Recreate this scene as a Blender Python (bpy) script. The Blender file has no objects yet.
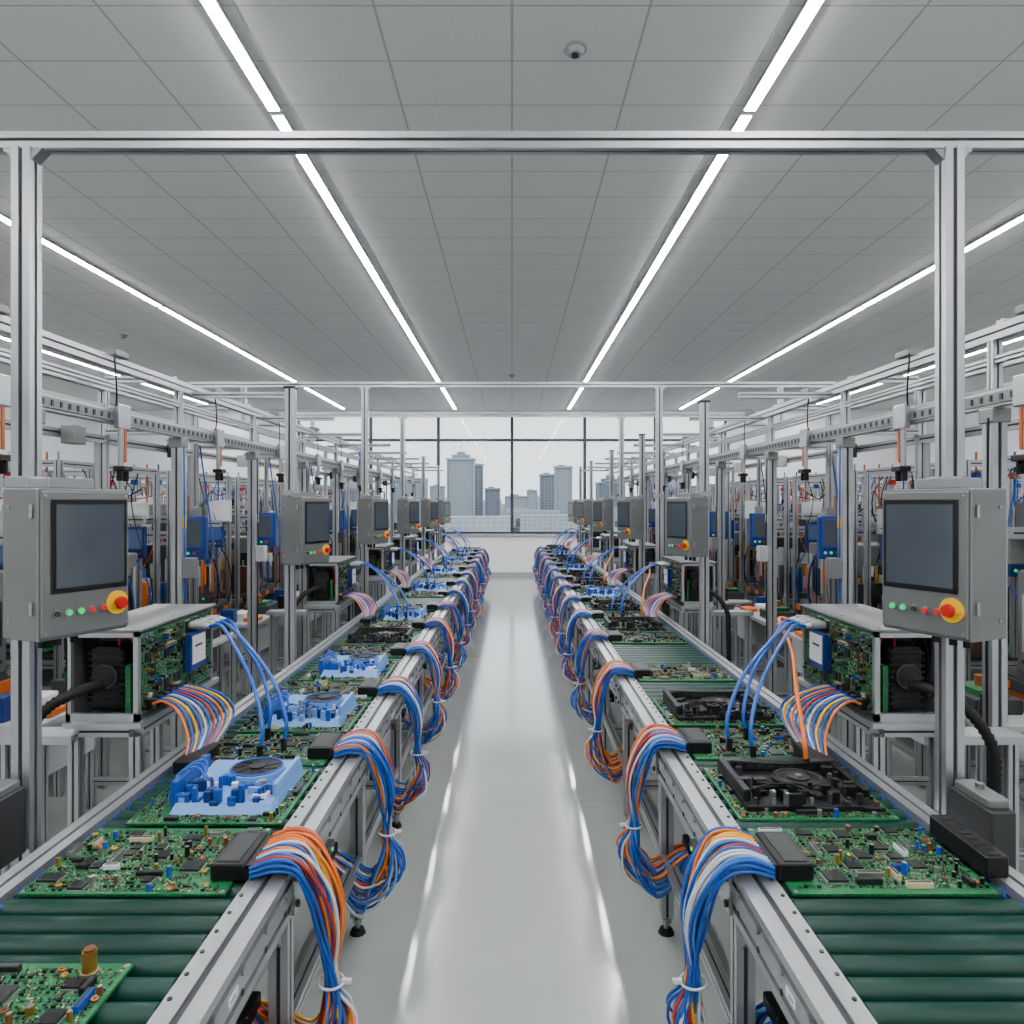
import bpy, math, random
from mathutils import Vector, Matrix

scene = bpy.context.scene
COL = scene.collection

# ------------------------------------------------------------------ materials
MATS = {}
def mat(name, col, metal=0.0, rough=0.5, noise=0.0, nscale=20.0, emis=None, coat=0.0, spec=.5):
    m = bpy.data.materials.new(name); m.use_nodes = True
    nt = m.node_tree; b = nt.nodes['Principled BSDF']
    b.inputs['Base Color'].default_value = (*col, 1)
    b.inputs['Metallic'].default_value = metal
    b.inputs['Roughness'].default_value = rough
    b.inputs['Coat Weight'].default_value = coat
    b.inputs['Specular IOR Level'].default_value = spec
    if emis:
        b.inputs['Emission Color'].default_value = (*emis[0], 1)
        b.inputs['Emission Strength'].default_value = emis[1]
    if noise > 0:
        tc = nt.nodes.new('ShaderNodeTexCoord')
        n = nt.nodes.new('ShaderNodeTexNoise'); n.inputs['Scale'].default_value = nscale
        n.inputs['Detail'].default_value = 1
        nt.links.new(tc.outputs['Object'], n.inputs['Vector'])
        r = nt.nodes.new('ShaderNodeMapRange')
        r.inputs[1].default_value = .3; r.inputs[2].default_value = .7
        r.inputs[3].default_value = 1-noise; r.inputs[4].default_value = 1+noise
        nt.links.new(n.outputs['Fac'], r.inputs[0])
        mx = nt.nodes.new('ShaderNodeVectorMath'); mx.operation = 'SCALE'
        mx.inputs[0].default_value = col
        nt.links.new(r.outputs[0], mx.inputs['Scale'])
        nt.links.new(mx.outputs[0], b.inputs['Base Color'])
    MATS[name] = m
    return m

mat('aluminium', (.38,.392,.405), .80, .36, .03, 2)
mat('slot_dark', (.030,.031,.033), .3, .5, spec=.3)
mat('steel', (.30,.31,.32), .9, .30, .03, 3)
mat('panel_grey', (.135,.138,.138), .4, .38, .03, 3)
mat('panel_light', (.32,.33,.335), .15, .40, .02, 3)
mat('black_plastic', (.004,.004,.0045), 0, .42, spec=.25)
mat('rubber', (.003,.003,.003), 0, .6, spec=.25)
mat('roller_green', (.0008,.024,.016), 0, .36, .12, 3, spec=.25)
mat('blue_plastic', (.004,.05,.28), 0, .35, spec=.3)
mat('blue_dark', (.004,.024,.12), 0, .4, spec=.3)
mat('light_blue', (.12,.25,.52), 0, .35, spec=.3)
mat('white_plastic', (.50,.51,.51), 0, .4)
mat('red', (.42,.006,.005), 0, .32, spec=.3)
mat('yellow', (.70,.38,.003), 0, .35, spec=.3)
mat('orange', (.52,.10,.006), 0, .4, spec=.3)
mat('gold', (.48,.27,.05), .9, .3)
mat('copper', (.40,.12,.05), .8, .35)
mat('chip', (.005,.0055,.006), 0, .38, spec=.35)
mat('pins', (.42,.42,.40), .9, .3)
mat('cap_brown', (.10,.03,.008), 0, .4)
mat('cream', (.42,.36,.22), 0, .5)
mat('green_lamp', (.004,.32,.08), 0, .3, emis=((.01,1,.2), .5))
mat('red_lamp', (.40,.006,.006), 0, .3, emis=((1,.03,.015), .22))
mat('cable_blue', (.003,.06,.30), 0, .34, spec=.3)
mat('cable_orange', (.56,.12,.006), 0, .36, spec=.3)
mat('cable_yellow', (.66,.32,.010), 0, .36, spec=.3)
mat('cable_white', (.42,.44,.46), 0, .35, spec=.3)
mat('cable_red', (.26,.016,.010), 0, .36, spec=.3)
mat('cable_ltblue', (.05,.17,.46), 0, .35, spec=.3)
mat('screen', (.022,.028,.036), 0, .10, emis=((.34,.40,.47), .075))
mat('screen_blue', (.02,.05,.14), 0, .2, emis=((.2,.32,.6), .12))
mat('wall_white', (.74,.75,.76), 0, .7, .02, 1.5)
mat('mullion', (.035,.037,.04), .4, .45)
mat('wood_brown', (.11,.045,.018), 0, .5)
mat('label_white', (.62,.62,.61), 0, .5)

def pcb_material():
    m = bpy.data.materials.new('pcb_green'); m.use_nodes = True
    nt = m.node_tree; b = nt.nodes['Principled BSDF']
    tc = nt.nodes.new('ShaderNodeTexCoord')
    def brick(sc,c1,c2,mo,ms,bw,off=.5):
        br = nt.nodes.new('ShaderNodeTexBrick'); br.offset = off
        br.inputs['Scale'].default_value = sc
        br.inputs['Color1'].default_value = (*c1,1); br.inputs['Color2'].default_value = (*c2,1); br.inputs['Mortar'].default_value = (*mo,1)
        br.inputs['Mortar Size'].default_value = ms; br.inputs['Brick Width'].default_value = bw
        nt.links.new(tc.outputs['Object'], br.inputs['Vector']); return br
    br = brick(34,(.001,.045,.013),(.002,.085,.024),(.012,.14,.05),.02,.9)
    br2 = brick(95,(0,0,0),(0,0,0),(1,1,1),.05,1.7,.33)
    v = nt.nodes.new('ShaderNodeTexVoronoi'); v.inputs['Scale'].default_value = 150
    nt.links.new(tc.outputs['Object'], v.inputs['Vector'])
    lt = nt.nodes.new('ShaderNodeMath'); lt.operation = 'LESS_THAN'; lt.inputs[1].default_value = .16
    nt.links.new(v.outputs['Distance'], lt.inputs[0])
    sc = nt.nodes.new('ShaderNodeMath'); sc.operation = 'MULTIPLY'; sc.inputs[1].default_value = .28
    nt.links.new(br2.outputs['Color'], sc.inputs[0])
    m1 = nt.nodes.new('ShaderNodeMix'); m1.data_type = 'RGBA'
    nt.links.new(sc.outputs[0], m1.inputs['Factor']); nt.links.new(br.outputs['Color'], m1.inputs[6]); m1.inputs[7].default_value = (.03,.26,.09,1)
    mx = nt.nodes.new('ShaderNodeMix'); mx.data_type = 'RGBA'
    nt.links.new(lt.outputs[0], mx.inputs['Factor'])
    nt.links.new(m1.outputs[2], mx.inputs[6])
    mx.inputs[7].default_value = (.22,.28,.17,1)
    nt.links.new(mx.outputs[2], b.inputs['Base Color'])
    b.inputs['Roughness'].default_value = .36
    b.inputs['Specular IOR Level'].default_value = .3
    MATS['pcb'] = m
pcb_material()

# ------------------------------------------------------------------ mesh builder
class MB:
    def __init__(s):
        s.v = []; s.f = []; s.m = []; s.sm = []; s.names = []
        s.M = Matrix.Identity(4)
    def mi(s, n):
        if n not in s.names: s.names.append(n)
        return s.names.index(n)
    def add(s, verts, faces, mt, smooth=False):
        o = len(s.v)
        for p in verts: s.v.append(tuple(s.M @ Vector(p)))
        k = s.mi(mt)
        for f in faces:
            s.f.append([i+o for i in f]); s.m.append(k); s.sm.append(smooth)
    def box(s, x0, x1, y0, y1, z0, z1, mt, ch=0.0):
        if x0 > x1: x0, x1 = x1, x0
        if y0 > y1: y0, y1 = y1, y0
        if z0 > z1: z0, z1 = z1, z0
        if ch <= 0:
            v = [(x,y,z) for z in (z0,z1) for y in (y0,y1) for x in (x0,x1)]
            f = [(0,2,3,1),(4,5,7,6),(0,1,5,4),(2,6,7,3),(0,4,6,2),(1,3,7,5)]
            s.add(v, f, mt)
        else:
            c = min(ch, (x1-x0)*.45, (y1-y0)*.45, (z1-z0)*.45)
            def ring(x0,x1,y0,y1,z):
                return [(x0+c,y0,z),(x1-c,y0,z),(x1,y0+c,z),(x1,y1-c,z),(x1-c,y1,z),(x0+c,y1,z),(x0,y1-c,z),(x0,y0+c,z)]
            r = ring(x0+c*.6,x1-c*.6,y0+c*.6,y1-c*.6,z0)+ring(x0,x1,y0,y1,z0+c)+ring(x0,x1,y0,y1,z1-c)+ring(x0+c*.6,x1-c*.6,y0+c*.6,y1-c*.6,z1)
            f = [tuple(reversed(range(8))), tuple(range(24,32))]
            for k in range(3):
                for i in range(8):
                    j = (i+1) % 8
                    f.append((k*8+i,k*8+j,k*8+8+j,k*8+8+i))
            s.add(r, f, mt)
    def cbox(s, c, d, mt, ch=0.0):
        s.box(c[0]-d[0]/2,c[0]+d[0]/2,c[1]-d[1]/2,c[1]+d[1]/2,c[2]-d[2]/2,c[2]+d[2]/2,mt,ch)
    def cyl(s, p0, p1, r, mt, seg=12, r1=None, caps=True):
        p0 = Vector(p0); p1 = Vector(p1); d = (p1-p0).normalized()
        a = Vector((0,0,1)) if abs(d.z) < .9 else Vector((1,0,0))
        u = d.cross(a).normalized(); w = d.cross(u)
        if r1 is None: r1 = r
        v = []
        for p, rr in ((p0,r),(p1,r1)):
            for i in range(seg):
                t = 2*math.pi*i/seg
                v.append(p+u*math.cos(t)*rr+w*math.sin(t)*rr)
        s.add(v, [(i,i+seg,(i+1)%seg+seg,(i+1)%seg) for i in range(seg)], mt, True)
        if caps:
            s.add(v, [tuple(range(seg)), tuple(reversed(range(seg,2*seg)))], mt)
    def tube(s, pts, r, mt, seg=6, sub=4, rf=None):
        P = catmull(pts, sub)
        n = len(P); v = []
        prev = None
        for i, p in enumerate(P):
            d = (P[min(i+1,n-1)]-P[max(i-1,0)])
            if d.length < 1e-9: d = Vector((0,0,1))
            d.normalize()
            if prev is None:
                a = Vector((0,0,1)) if abs(d.z) < .9 else Vector((0,1,0))
                u = d.cross(a).normalized()
            else:
                u = (prev - d*prev.dot(d)).normalized()
            prev = u; w = d.cross(u)
            rr = rf(i) if rf else r
            for k in range(seg):
                t = 2*math.pi*k/seg
                v.append(p+u*math.cos(t)*rr+w*math.sin(t)*rr)
        f = []
        for i in range(n-1):
            for k in range(seg):
                k2 = (k+1) % seg
                f.append((i*seg+k, i*seg+k2, (i+1)*seg+k2, (i+1)*seg+k))
        s.add(v, f, mt, True)
        s.add(v, [tuple(reversed(range(seg))), tuple(range((n-1)*seg, n*seg))], mt)
    def torus(s, c, axis, R, r, mt, seg=16):
        pts = []
        c = Vector(c); d = Vector(axis).normalized()
        a = Vector((0,0,1)) if abs(d.z) < .9 else Vector((1,0,0))
        u = d.cross(a).normalized(); w = d.cross(u)
        for i in range(seg+1):
            t = 2*math.pi*i/seg
            pts.append(c+u*math.cos(t)*R+w*math.sin(t)*R)
        s.tube(pts, r, mt, 6, 1)
    def extr(s, axis, a0, a1, c, w, h, mt='aluminium', g=.22, d=.11, two=False):
        sm = min(w,h); gw = sm*g/2; gd = sm*d
        W = w/2; H = h/2
        hs = [0.0] if not two else [-h*.25, h*.25]
        P = [(-W,-H),(-gw,-H),(-gw,-H+gd),(gw,-H+gd),(gw,-H),(W,-H)]
        dark = [2]
        for q in hs:
            P += [(W,q-gw),(W-gd,q-gw),(W-gd,q+gw),(W,q+gw)]; dark.append(len(P)-3)
        P += [(W,H),(gw,H),(gw,H-gd),(-gw,H-gd),(-gw,H),(-W,H)]; dark.append(len(P)-4)
        for q in reversed(hs):
            P += [(-W,q+gw),(-W+gd,q+gw),(-W+gd,q-gw),(-W,q-gw)]; dark.append(len(P)-3)
        n = len(P); v = []
        for a in (a0,a1):
            for p in P:
                if axis == 'x': v.append((a, c[0]+p[0], c[1]+p[1]))
                elif axis == 'y': v.append((c[0]+p[0], a, c[1]+p[1]))
                else: v.append((c[0]+p[0], c[1]+p[1], a))
        F = [(i,(i+1)%n,(i+1)%n+n,i+n) for i in range(n)]
        F1 = [f for i,f in enumerate(F) if i not in dark]
        F2 = [f for i,f in enumerate(F) if i in dark]
        s.add(v, F1+[tuple(reversed(range(n))), tuple(range(n,2*n))], mt)
        s.add(v, F2, 'slot_dark')  # groove bottoms painted dark to deepen the shade in the slots
    def mesh(s, name, mirror=False):
        v = s.v; f = s.f
        if mirror:
            v = [(-a,b,c) for a,b,c in v]; f = [list(reversed(q)) for q in f]
        me = bpy.data.meshes.new(name)
        me.from_pydata(v, [], f)
        for n in s.names: me.materials.append(MATS[n])
        me.polygons.foreach_set('material_index', s.m)
        me.polygons.foreach_set('use_smooth', s.sm)
        me.update()
        return me

def catmull(pts, sub):
    P = [Vector(p) for p in pts]
    if sub <= 1: return P
    Q = [P[0]*2-P[1]] + P + [P[-1]*2-P[-2]]
    out = []
    for i in range(1, len(Q)-2):
        a,b,c,d = Q[i-1],Q[i],Q[i+1],Q[i+2]
        for k in range(sub):
            t = k/sub
            out.append(.5*((2*b)+(c-a)*t+(2*a-5*b+4*c-d)*t*t+(3*b-a-3*c+d)*t**3))
    out.append(P[-1])
    return out

def place(me, name, loc=(0,0,0), rz=0.0, parent=None):
    o = bpy.data.objects.new(name, me); COL.objects.link(o)
    o.location = loc; o.rotation_euler = (0,0,rz)
    if parent: o.parent = parent
    return o

CAMZ = 1.7; CEIL = 3.86; FAR = 16.3; NEAR = -2.5; RW = 9.6

# ------------------------------------------------------------------ room shell
def floor_mat():
    m = bpy.data.materials.new('epoxy_floor'); m.use_nodes = True
    nt = m.node_tree; b = nt.nodes['Principled BSDF']
    tc = nt.nodes.new('ShaderNodeTexCoord')
    n = nt.nodes.new('ShaderNodeTexNoise'); n.inputs['Scale'].default_value = .9; n.inputs['Detail'].default_value = 6
    nt.links.new(tc.outputs['Object'], n.inputs['Vector'])
    cr = nt.nodes.new('ShaderNodeValToRGB')
    cr.color_ramp.elements[0].position = .3; cr.color_ramp.elements[0].color = (.30,.32,.305,1)
    cr.color_ramp.elements[1].position = .7; cr.color_ramp.elements[1].color = (.355,.375,.36,1)
    nt.links.new(n.outputs['Fac'], cr.inputs[0])
    sp = nt.nodes.new('ShaderNodeSeparateXYZ'); nt.links.new(tc.outputs['Object'], sp.inputs[0])
    pp = nt.nodes.new('ShaderNodeMath'); pp.operation = 'PINGPONG'; pp.inputs[1].default_value = 2.0
    nt.links.new(sp.outputs['Y'], pp.inputs[0])
    lt = nt.nodes.new('ShaderNodeMath'); lt.operation = 'LESS_THAN'; lt.inputs[1].default_value = .0025
    nt.links.new(pp.outputs[0], lt.inputs[0])
    mx = nt.nodes.new('ShaderNodeMix'); mx.data_type = 'RGBA'
    nt.links.new(lt.outputs[0], mx.inputs['Factor']); nt.links.new(cr.outputs[0], mx.inputs[6])
    mx.inputs[7].default_value = (.27,.28,.27,1)
    nt.links.new(mx.outputs[2], b.inputs['Base Color'])
    n2 = nt.nodes.new('ShaderNodeTexNoise'); n2.inputs['Scale'].default_value = 3; n2.inputs['Detail'].default_value = 5
    nt.links.new(tc.outputs['Object'], n2.inputs['Vector'])
    mr = nt.nodes.new('ShaderNodeMapRange'); mr.inputs[3].default_value = .10; mr.inputs[4].default_value = .20
    nt.links.new(n2.outputs['Fac'], mr.inputs[0]); nt.links.new(mr.outputs[0], b.inputs['Roughness'])
    b.inputs['Coat Weight'].default_value = .9; b.inputs['Coat Roughness'].default_value = .14
    b.inputs['Coat IOR'].default_value = 1.6
    return m
MATS['floor'] = floor_mat()

def ceil_mat():
    m = bpy.data.materials.new('ceiling_tiles'); m.use_nodes = True
    nt = m.node_tree; b = nt.nodes['Principled BSDF']
    tc = nt.nodes.new('ShaderNodeTexCoord')
    sp = nt.nodes.new('ShaderNodeSeparateXYZ'); nt.links.new(tc.outputs['Object'], sp.inputs[0])
    def line(out, half, w):
        pp = nt.nodes.new('ShaderNodeMath'); pp.operation = 'PINGPONG'; pp.inputs[1].default_value = half
        nt.links.new(sp.outputs[out], pp.inputs[0])
        lt = nt.nodes.new('ShaderNodeMath'); lt.operation = 'LESS_THAN'; lt.inputs[1].default_value = w
        nt.links.new(pp.outputs[0], lt.inputs[0]); return lt
    a = line('X', .3, .006); c = line('Y', .19, .0045)
    mxm = nt.nodes.new('ShaderNodeMath'); mxm.operation = 'MAXIMUM'
    nt.links.new(a.outputs[0], mxm.inputs[0]); nt.links.new(c.outputs[0], mxm.inputs[1])
    n = nt.nodes.new('ShaderNodeTexNoise'); n.inputs['Scale'].default_value = 60
    nt.links.new(tc.outputs['Object'], n.inputs['Vector'])
    cr = nt.nodes.new('ShaderNodeValToRGB')
    cr.color_ramp.elements[0].color = (.60,.605,.60,1); cr.color_ramp.elements[1].color = (.66,.665,.66,1)
    nt.links.new(n.outputs['Fac'], cr.inputs[0])
    mx = nt.nodes.new('ShaderNodeMix'); mx.data_type = 'RGBA'
    nt.links.new(mxm.outputs[0], mx.inputs['Factor']); nt.links.new(cr.outputs[0], mx.inputs[6])
    mx.inputs[7].default_value = (.38,.385,.38,1)
    nt.links.new(mx.outputs[2], b.inputs['Base Color'])
    b.inputs['Roughness'].default_value = .9
    b.inputs['Specular IOR Level'].default_value = .3
    return m
MATS['ceiling'] = ceil_mat()

def shell(name, args, m):
    b = MB(); b.box(*args, m); return place(b.mesh(name), name)
shell('floor', (-RW,RW,NEAR,FAR,-.1,0), 'floor')
shell('ceiling', (-RW,RW,NEAR,FAR,CEIL,CEIL+.1), 'ceiling')
shell('wall_left', (-RW-.1,-RW,NEAR,FAR,0,CEIL), 'wall_white')
shell('wall_right', (RW,RW+.1,NEAR,FAR,0,CEIL), 'wall_white')
shell('wall_rear', (-RW,RW,NEAR-.1,NEAR,0,CEIL), 'wall_white')
WX = 5.0; SILL = .98; WTOP = 3.77
b = MB()
b.box(-RW,-WX,FAR,FAR+.15,0,CEIL,'wall_white'); b.box(WX,RW,FAR,FAR+.15,0,CEIL,'wall_white')
b.box(-WX,WX,FAR,FAR+.15,0,SILL,'wall_white'); b.box(-WX,WX,FAR,FAR+.15,WTOP,CEIL,'wall_white')
place(b.mesh('wall_far'), 'wall_far')
shell('baseboard_far', (-RW,RW,FAR-.015,FAR,0,.09), 'panel_light')
shell('trim_1', (-WX,WX,FAR-.06,FAR+.0,SILL-.04,SILL), 'panel_light')

g = bpy.data.materials.new('window_glass'); g.use_nodes = True
nt = g.node_tree; nt.nodes.clear()
o = nt.nodes.new('ShaderNodeOutputMaterial'); t = nt.nodes.new('ShaderNodeBsdfTransparent')
gl = nt.nodes.new('ShaderNodeBsdfGlossy'); gl.inputs['Roughness'].default_value = .02
mxs = nt.nodes.new('ShaderNodeMixShader'); mxs.inputs[0].default_value = .006
t.inputs[0].default_value = (.95,.97,.98,1)
nt.links.new(t.outputs[0], mxs.inputs[1]); nt.links.new(gl.outputs[0], mxs.inputs[2]); nt.links.new(mxs.outputs[0], o.inputs[0])
MATS['glass'] = g
xs = [-WX,-3.3,-1.72,0,1.7,3.35,WX]
for i in range(len(xs)-1):
    b = MB(); x0, x1 = xs[i], xs[i+1]; w = .035; y0, y1 = FAR+.03, FAR+.11
    b.box(x0,x0+w,y0,y1,SILL,WTOP,'mullion'); b.box(x1-w,x1,y0,y1,SILL,WTOP,'mullion')
    b.box(x0+w,x1-w,y0,y1,SILL,SILL+.05,'mullion'); b.box(x0+w,x1-w,y0,y1,WTOP-.05,WTOP,'mullion')
    b.box(x0+w,x1-w,y0,y1,3.14,3.20,'mullion')
    b.box(x0+w,x1-w,y0+.035,y0+.04,SILL+.05,3.14,'glass'); b.box(x0+w,x1-w,y0+.035,y0+.04,3.20,WTOP-.05,'glass')
    place(b.mesh('window'), 'window_%d' % (i+1))

# ------------------------------------------------------------------ ceiling lights
mat('led', (1,1,1), 0, .5, emis=((.972,.987,1.0), 140))
def strip(x, segs):
    b = MB()
    for y0,y1 in segs:
        b.box(x-.036,x+.036,y0,y1,CEIL-.022,CEIL-.001,'panel_light')
        b.box(x-.028,x+.028,y0+.01,y1-.01,CEIL-.026,CEIL-.0215,'led')
    place(b.mesh('linear_ceiling_light'), 'linear_ceiling_light')
for x in (-1.295,1.295): strip(x, [(-2.0,3.82),(3.86,4.12),(4.16,15.9)])
for x in (-3.83,3.83,-6.6,6.6): strip(x, [(-2.0,7.6),(7.64,15.9)])

for (x,y) in ((.30,3.32),(0,11.8),(-5,9)):
    b = MB()
    b.cyl((0,0,0),(0,0,-.012),.055,'panel_light',24); b.cyl((0,0,-.012),(0,0,-.035),.045,'panel_light',24,.032)
    b.cyl((0,0,-.035),(0,0,-.042),.018,'slot_dark',16)
    place(b.mesh('smoke_detector'), 'smoke_detector', (x,y,CEIL))

# ------------------------------------------------------------------ main conveyors
RI0, RI1 = -.66, -.565
RO0, RO1 = -1.29, -1.22
Y0, Y1 = .45, 15.2
RT = .76
def conveyor():
    b = MB(); rnd = random.Random(8)
    b.extr('y', Y0, Y1, ((RI0+RI1)/2, RT-.06), RI1-RI0, .12, two=True, g=.16, d=.08)
    b.extr('y', Y0, Y1, ((RO0+RO1)/2, RT-.06), RO1-RO0, .12, two=True, g=.16, d=.08)
    b.box(RI0+.01,RI1-.025,Y0,Y1,RT-.17,RT-.122,'panel_grey')
    n = int((Y1-Y0)/.07)
    for i in range(n):
        y = Y0+.035+i*.07
        b.cyl((RO1+.012,y,.7215),(RI0-.012,y,.7215),.0285,'roller_green',16)
        b.cyl((RI0-.013,y,.719),(RI0-.001,y,.719),.024,'blue_plastic',10,caps=False)
        b.cyl((RO1+.001,y,.719),(RO1+.013,y,.719),.024,'blue_plastic',10,caps=False)
        b.cyl((RI0+.012,y,RT),(RI0+.012,y,RT+.003),.005,'slot_dark',8)
        if i % 2 == 0:
            b.cyl((RI1,y,.722),(RI1+.006,y,.722),.010,'steel',6)
            b.cyl((RI1,y,.676),(RI1+.003,y,.676),.007,'slot_dark',8)
            b.cyl((RO0,y,.72),(RO0-.006,y,.72),.010,'steel',6)
        if i % 9 == 4:
            b.box(RI1,RI1+.002,y,y+.045,.690,.708,'label_white'); b.box(RI1+.002,RI1+.0024,y+.006,y+.03,.697,.701,'chip')
        if i % 17 == 6:
            b.box(RI1,RI1+.022,y-.02,y+.05,.642,.672,'slot_dark',.003); b.cyl((RI1+.02,y+.015,.657),(RI1+.026,y+.015,.657),.006,'green_lamp' if i%2 else 'orange',8)
    b.box(RO1,RI0,Y0,Y1,.655,.66,'black_plastic')
    ys = [.95,1.85,2.77,3.68]+[4.6+.95*i for i in range(11)]
    for k, y in enumerate(ys):
        for x in (-.61,-1.255):
            b.extr('z', .07, RT-.12, (x,y), .05, .05)
            b.cyl((x,y,.02),(x,y,.07),.009,'steel',10)
            b.cyl((x,y,0),(x,y,.018),.032,'rubber',16,.024)
            b.cyl((x,y,.045),(x,y,.06),.02,'steel',6)
        b.extr('x', -1.23, -.635, (y,.22), .04, .04)
        b.extr('x', -1.23, -.635, (y,.60), .04, .06)
        b.box(RI1+.001,RI1+.009,y-.06,y+.06,RT-.115,RT-.01,'steel')
        for dy in (-.04,.04):
            for dz in (-.03,-.095):
                b.cyl((RI1+.009,y+dy,RT+dz),(RI1+.016,y+dy,RT+dz),.009,'slot_dark',6)
        for sg in (-1,1):
            b.add([(-.60,y+sg*.025,.64),(-.60,y+sg*.025,.54),(-.60,y+sg*.12,.64),(-.62,y+sg*.025,.64),(-.62,y+sg*.025,.54),(-.62,y+sg*.12,.64)],
                  [(0,1,2),(3,5,4),(0,2,5,3),(0,3,4,1),(1,4,5,2)],'aluminium')
        if k % 2 == 0:
            b.box(-1.12,-.82,y-.02,y+.42,.36,.56,'panel_grey',.008)
            b.box(-.82,-.815,y+.03,y+.37,.39,.53,'panel_light')
            b.cyl((-.815,y+.06,.5),(-.806,y+.06,.5),.008,'black_plastic',10)
        else:
            b.cyl((-.90,y+.1,.52),(-.90,y+.36,.52),.055,'black_plastic',18)
            b.box(-.97,-.83,y+.34,y+.44,.45,.62,'steel',.006)
        for q in range(4):
            yy = y+rnd.uniform(.1,.5)
            b.tube([(-.66,yy,.62),(-.68,yy+.05,.50),(-.70,yy+.1,.42),(-.78,yy+.14,.36)],.006,rnd.choice(('rubber','cable_blue','rubber','cable_red')),5,4)
    b.extr('y', Y0+.3, Y1-.3, (-.61,.30), .04, .04)
    b.extr('y', Y0+.3, Y1-.3, (-1.255,.30), .04, .04)
    b.box(-1.15,-.72,Y0+.2,Y1-.2,.335,.345,'steel')
    return b
cb = conveyor()
place(cb.mesh('conveyor_line'), 'conveyor_line')
place(cb.mesh('conveyor_line_r', True), 'conveyor_line')

# ------------------------------------------------------------------ circuit boards
def scatter(b, w, l, rnd, z=.006, dens=1.0, skips=()):
    cell = .0165
    nx = int((w-.012)/cell); ny = int((l-.012)/cell)
    occ = set()
    def free(i,j,a,c):
        for p in range(i,i+a):
            for q in range(j,j+c):
                if p >= nx or q >= ny or (p,q) in occ: return False
        for p in range(i,i+a):
            for q in range(j,j+c): occ.add((p,q))
        return True
    def cen(i,j,a,c): return (-w/2+.006+(i+a/2)*cell, -l/2+.006+(j+c/2)*cell)
    for skip in skips:
        for i in range(nx):
            for j in range(ny):
                x,y = cen(i,j,1,1)
                if skip[0]<x<skip[1] and skip[2]<y<skip[3]: occ.add((i,j))
    for _ in range(int(26*dens)):
        i,j = rnd.randrange(nx), rnd.randrange(ny); a = rnd.choice((2,3,3,4,4)); c = a if rnd.random()<.6 else rnd.choice((2,3))
        if free(i,j,a,c):
            x,y = cen(i,j,a,c); W = a*cell*.76; L = c*cell*.76
            b.cbox((x,y,z+.0015),(W+.006,L*.9,.003),'pins'); b.cbox((x,y,z+.0015),(W*.9,L+.006,.003),'pins')
            b.cbox((x,y,z+.005),(W,L,.007),'chip',.001)
            b.cyl((x-W*.36,y-L*.36,z+.0085),(x-W*.36,y-L*.36,z+.0088),.0014,'pins',6)
    for _ in range(int(22*dens)):
        i,j = rnd.randrange(nx), rnd.randrange(ny)
        a,c = rnd.choice(((1,3),(3,1),(1,4),(2,1),(5,1),(1,5)))
        if free(i,j,a,c):
            x,y = cen(i,j,a,c); k = rnd.choice(('white_plastic','cream','chip','black_plastic','chip','blue_plastic','pins','chip'))
            b.cbox((x,y,z+.007),(a*cell*.78,c*cell*.82,.014),k,.001)
            b.cbox((x,y,z+.0142),(a*cell*.78-.006,c*cell*.82-.006,.001),'slot_dark')
            nn = max(a,c)*3
            for q in range(nn):
                o = (q+.5)/nn-.5
                if a > c: b.cbox((x+o*a*cell*.78,y-c*cell*.45,z+.002),(.002,.004,.003),'pins')
                else: b.cbox((x-a*cell*.45,y+o*c*cell*.78,z+.002),(.004,.002,.003),'pins')
    for i in range(nx):
        for j in range(ny):
            if (i,j) in occ: continue
            r = rnd.random(); x,y = cen(i,j,1,1)
            if r < .075*dens:
                h = rnd.uniform(.010,.028); rr = rnd.uniform(.004,.0075)
                c = rnd.choice(('black_plastic','black_plastic','blue_plastic','pins','cap_brown','gold'))
                b.cyl((x,y,z),(x,y,z+h),rr,c,12); b.cyl((x,y,z+h),(x,y,z+h+.0008),rr*.8,'pins',10)
            elif r < .105:
                b.torus((x,y,z+.005),(0,0,1),.0055,.0028,rnd.choice(('gold','copper','cap_brown')),10)
            elif r < .16:
                b.cbox((x,y,z+.002),(.0145,.0045,.004),'black_plastic')
                for k in range(4): b.cyl((x-.006+k*.004,y,z),(x-.006+k*.004,y,z+.010),.0008,'gold',4)
            elif r < .84:
                vert = rnd.random()<.5
                for k in range(rnd.randrange(2,5)):
                    o = -.0055+k*.0037
                    xx,yy = (x+o,y+rnd.choice((-.0035,.0035))) if vert else (x+rnd.choice((-.0035,.0035)),y+o)
                    d = (.0022,.0042) if vert else (.0042,.0022)
                    b.cbox((xx,yy,z+.0008),(d[0]+(.0 if vert else .0026),d[1]+(.0026 if vert else 0),.0016),'pins')
                    b.cbox((xx,yy,z+.0018),d+(.0032,),rnd.choice(('chip','cap_brown','cream','chip','chip')))
            elif r < .97:
                b.cbox((x,y,z+.0012),(.012,.005,.0024),'pins'); b.cbox((x,y,z+.003),(.009,.007,.005),'chip')
    for sx in (-1,1):
        for sy in (-1,1):
            b.cyl((sx*(w/2-.009),sy*(l/2-.009),z),(sx*(w/2-.009),sy*(l/2-.009),z+.002),.006,'pins',10)

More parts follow.
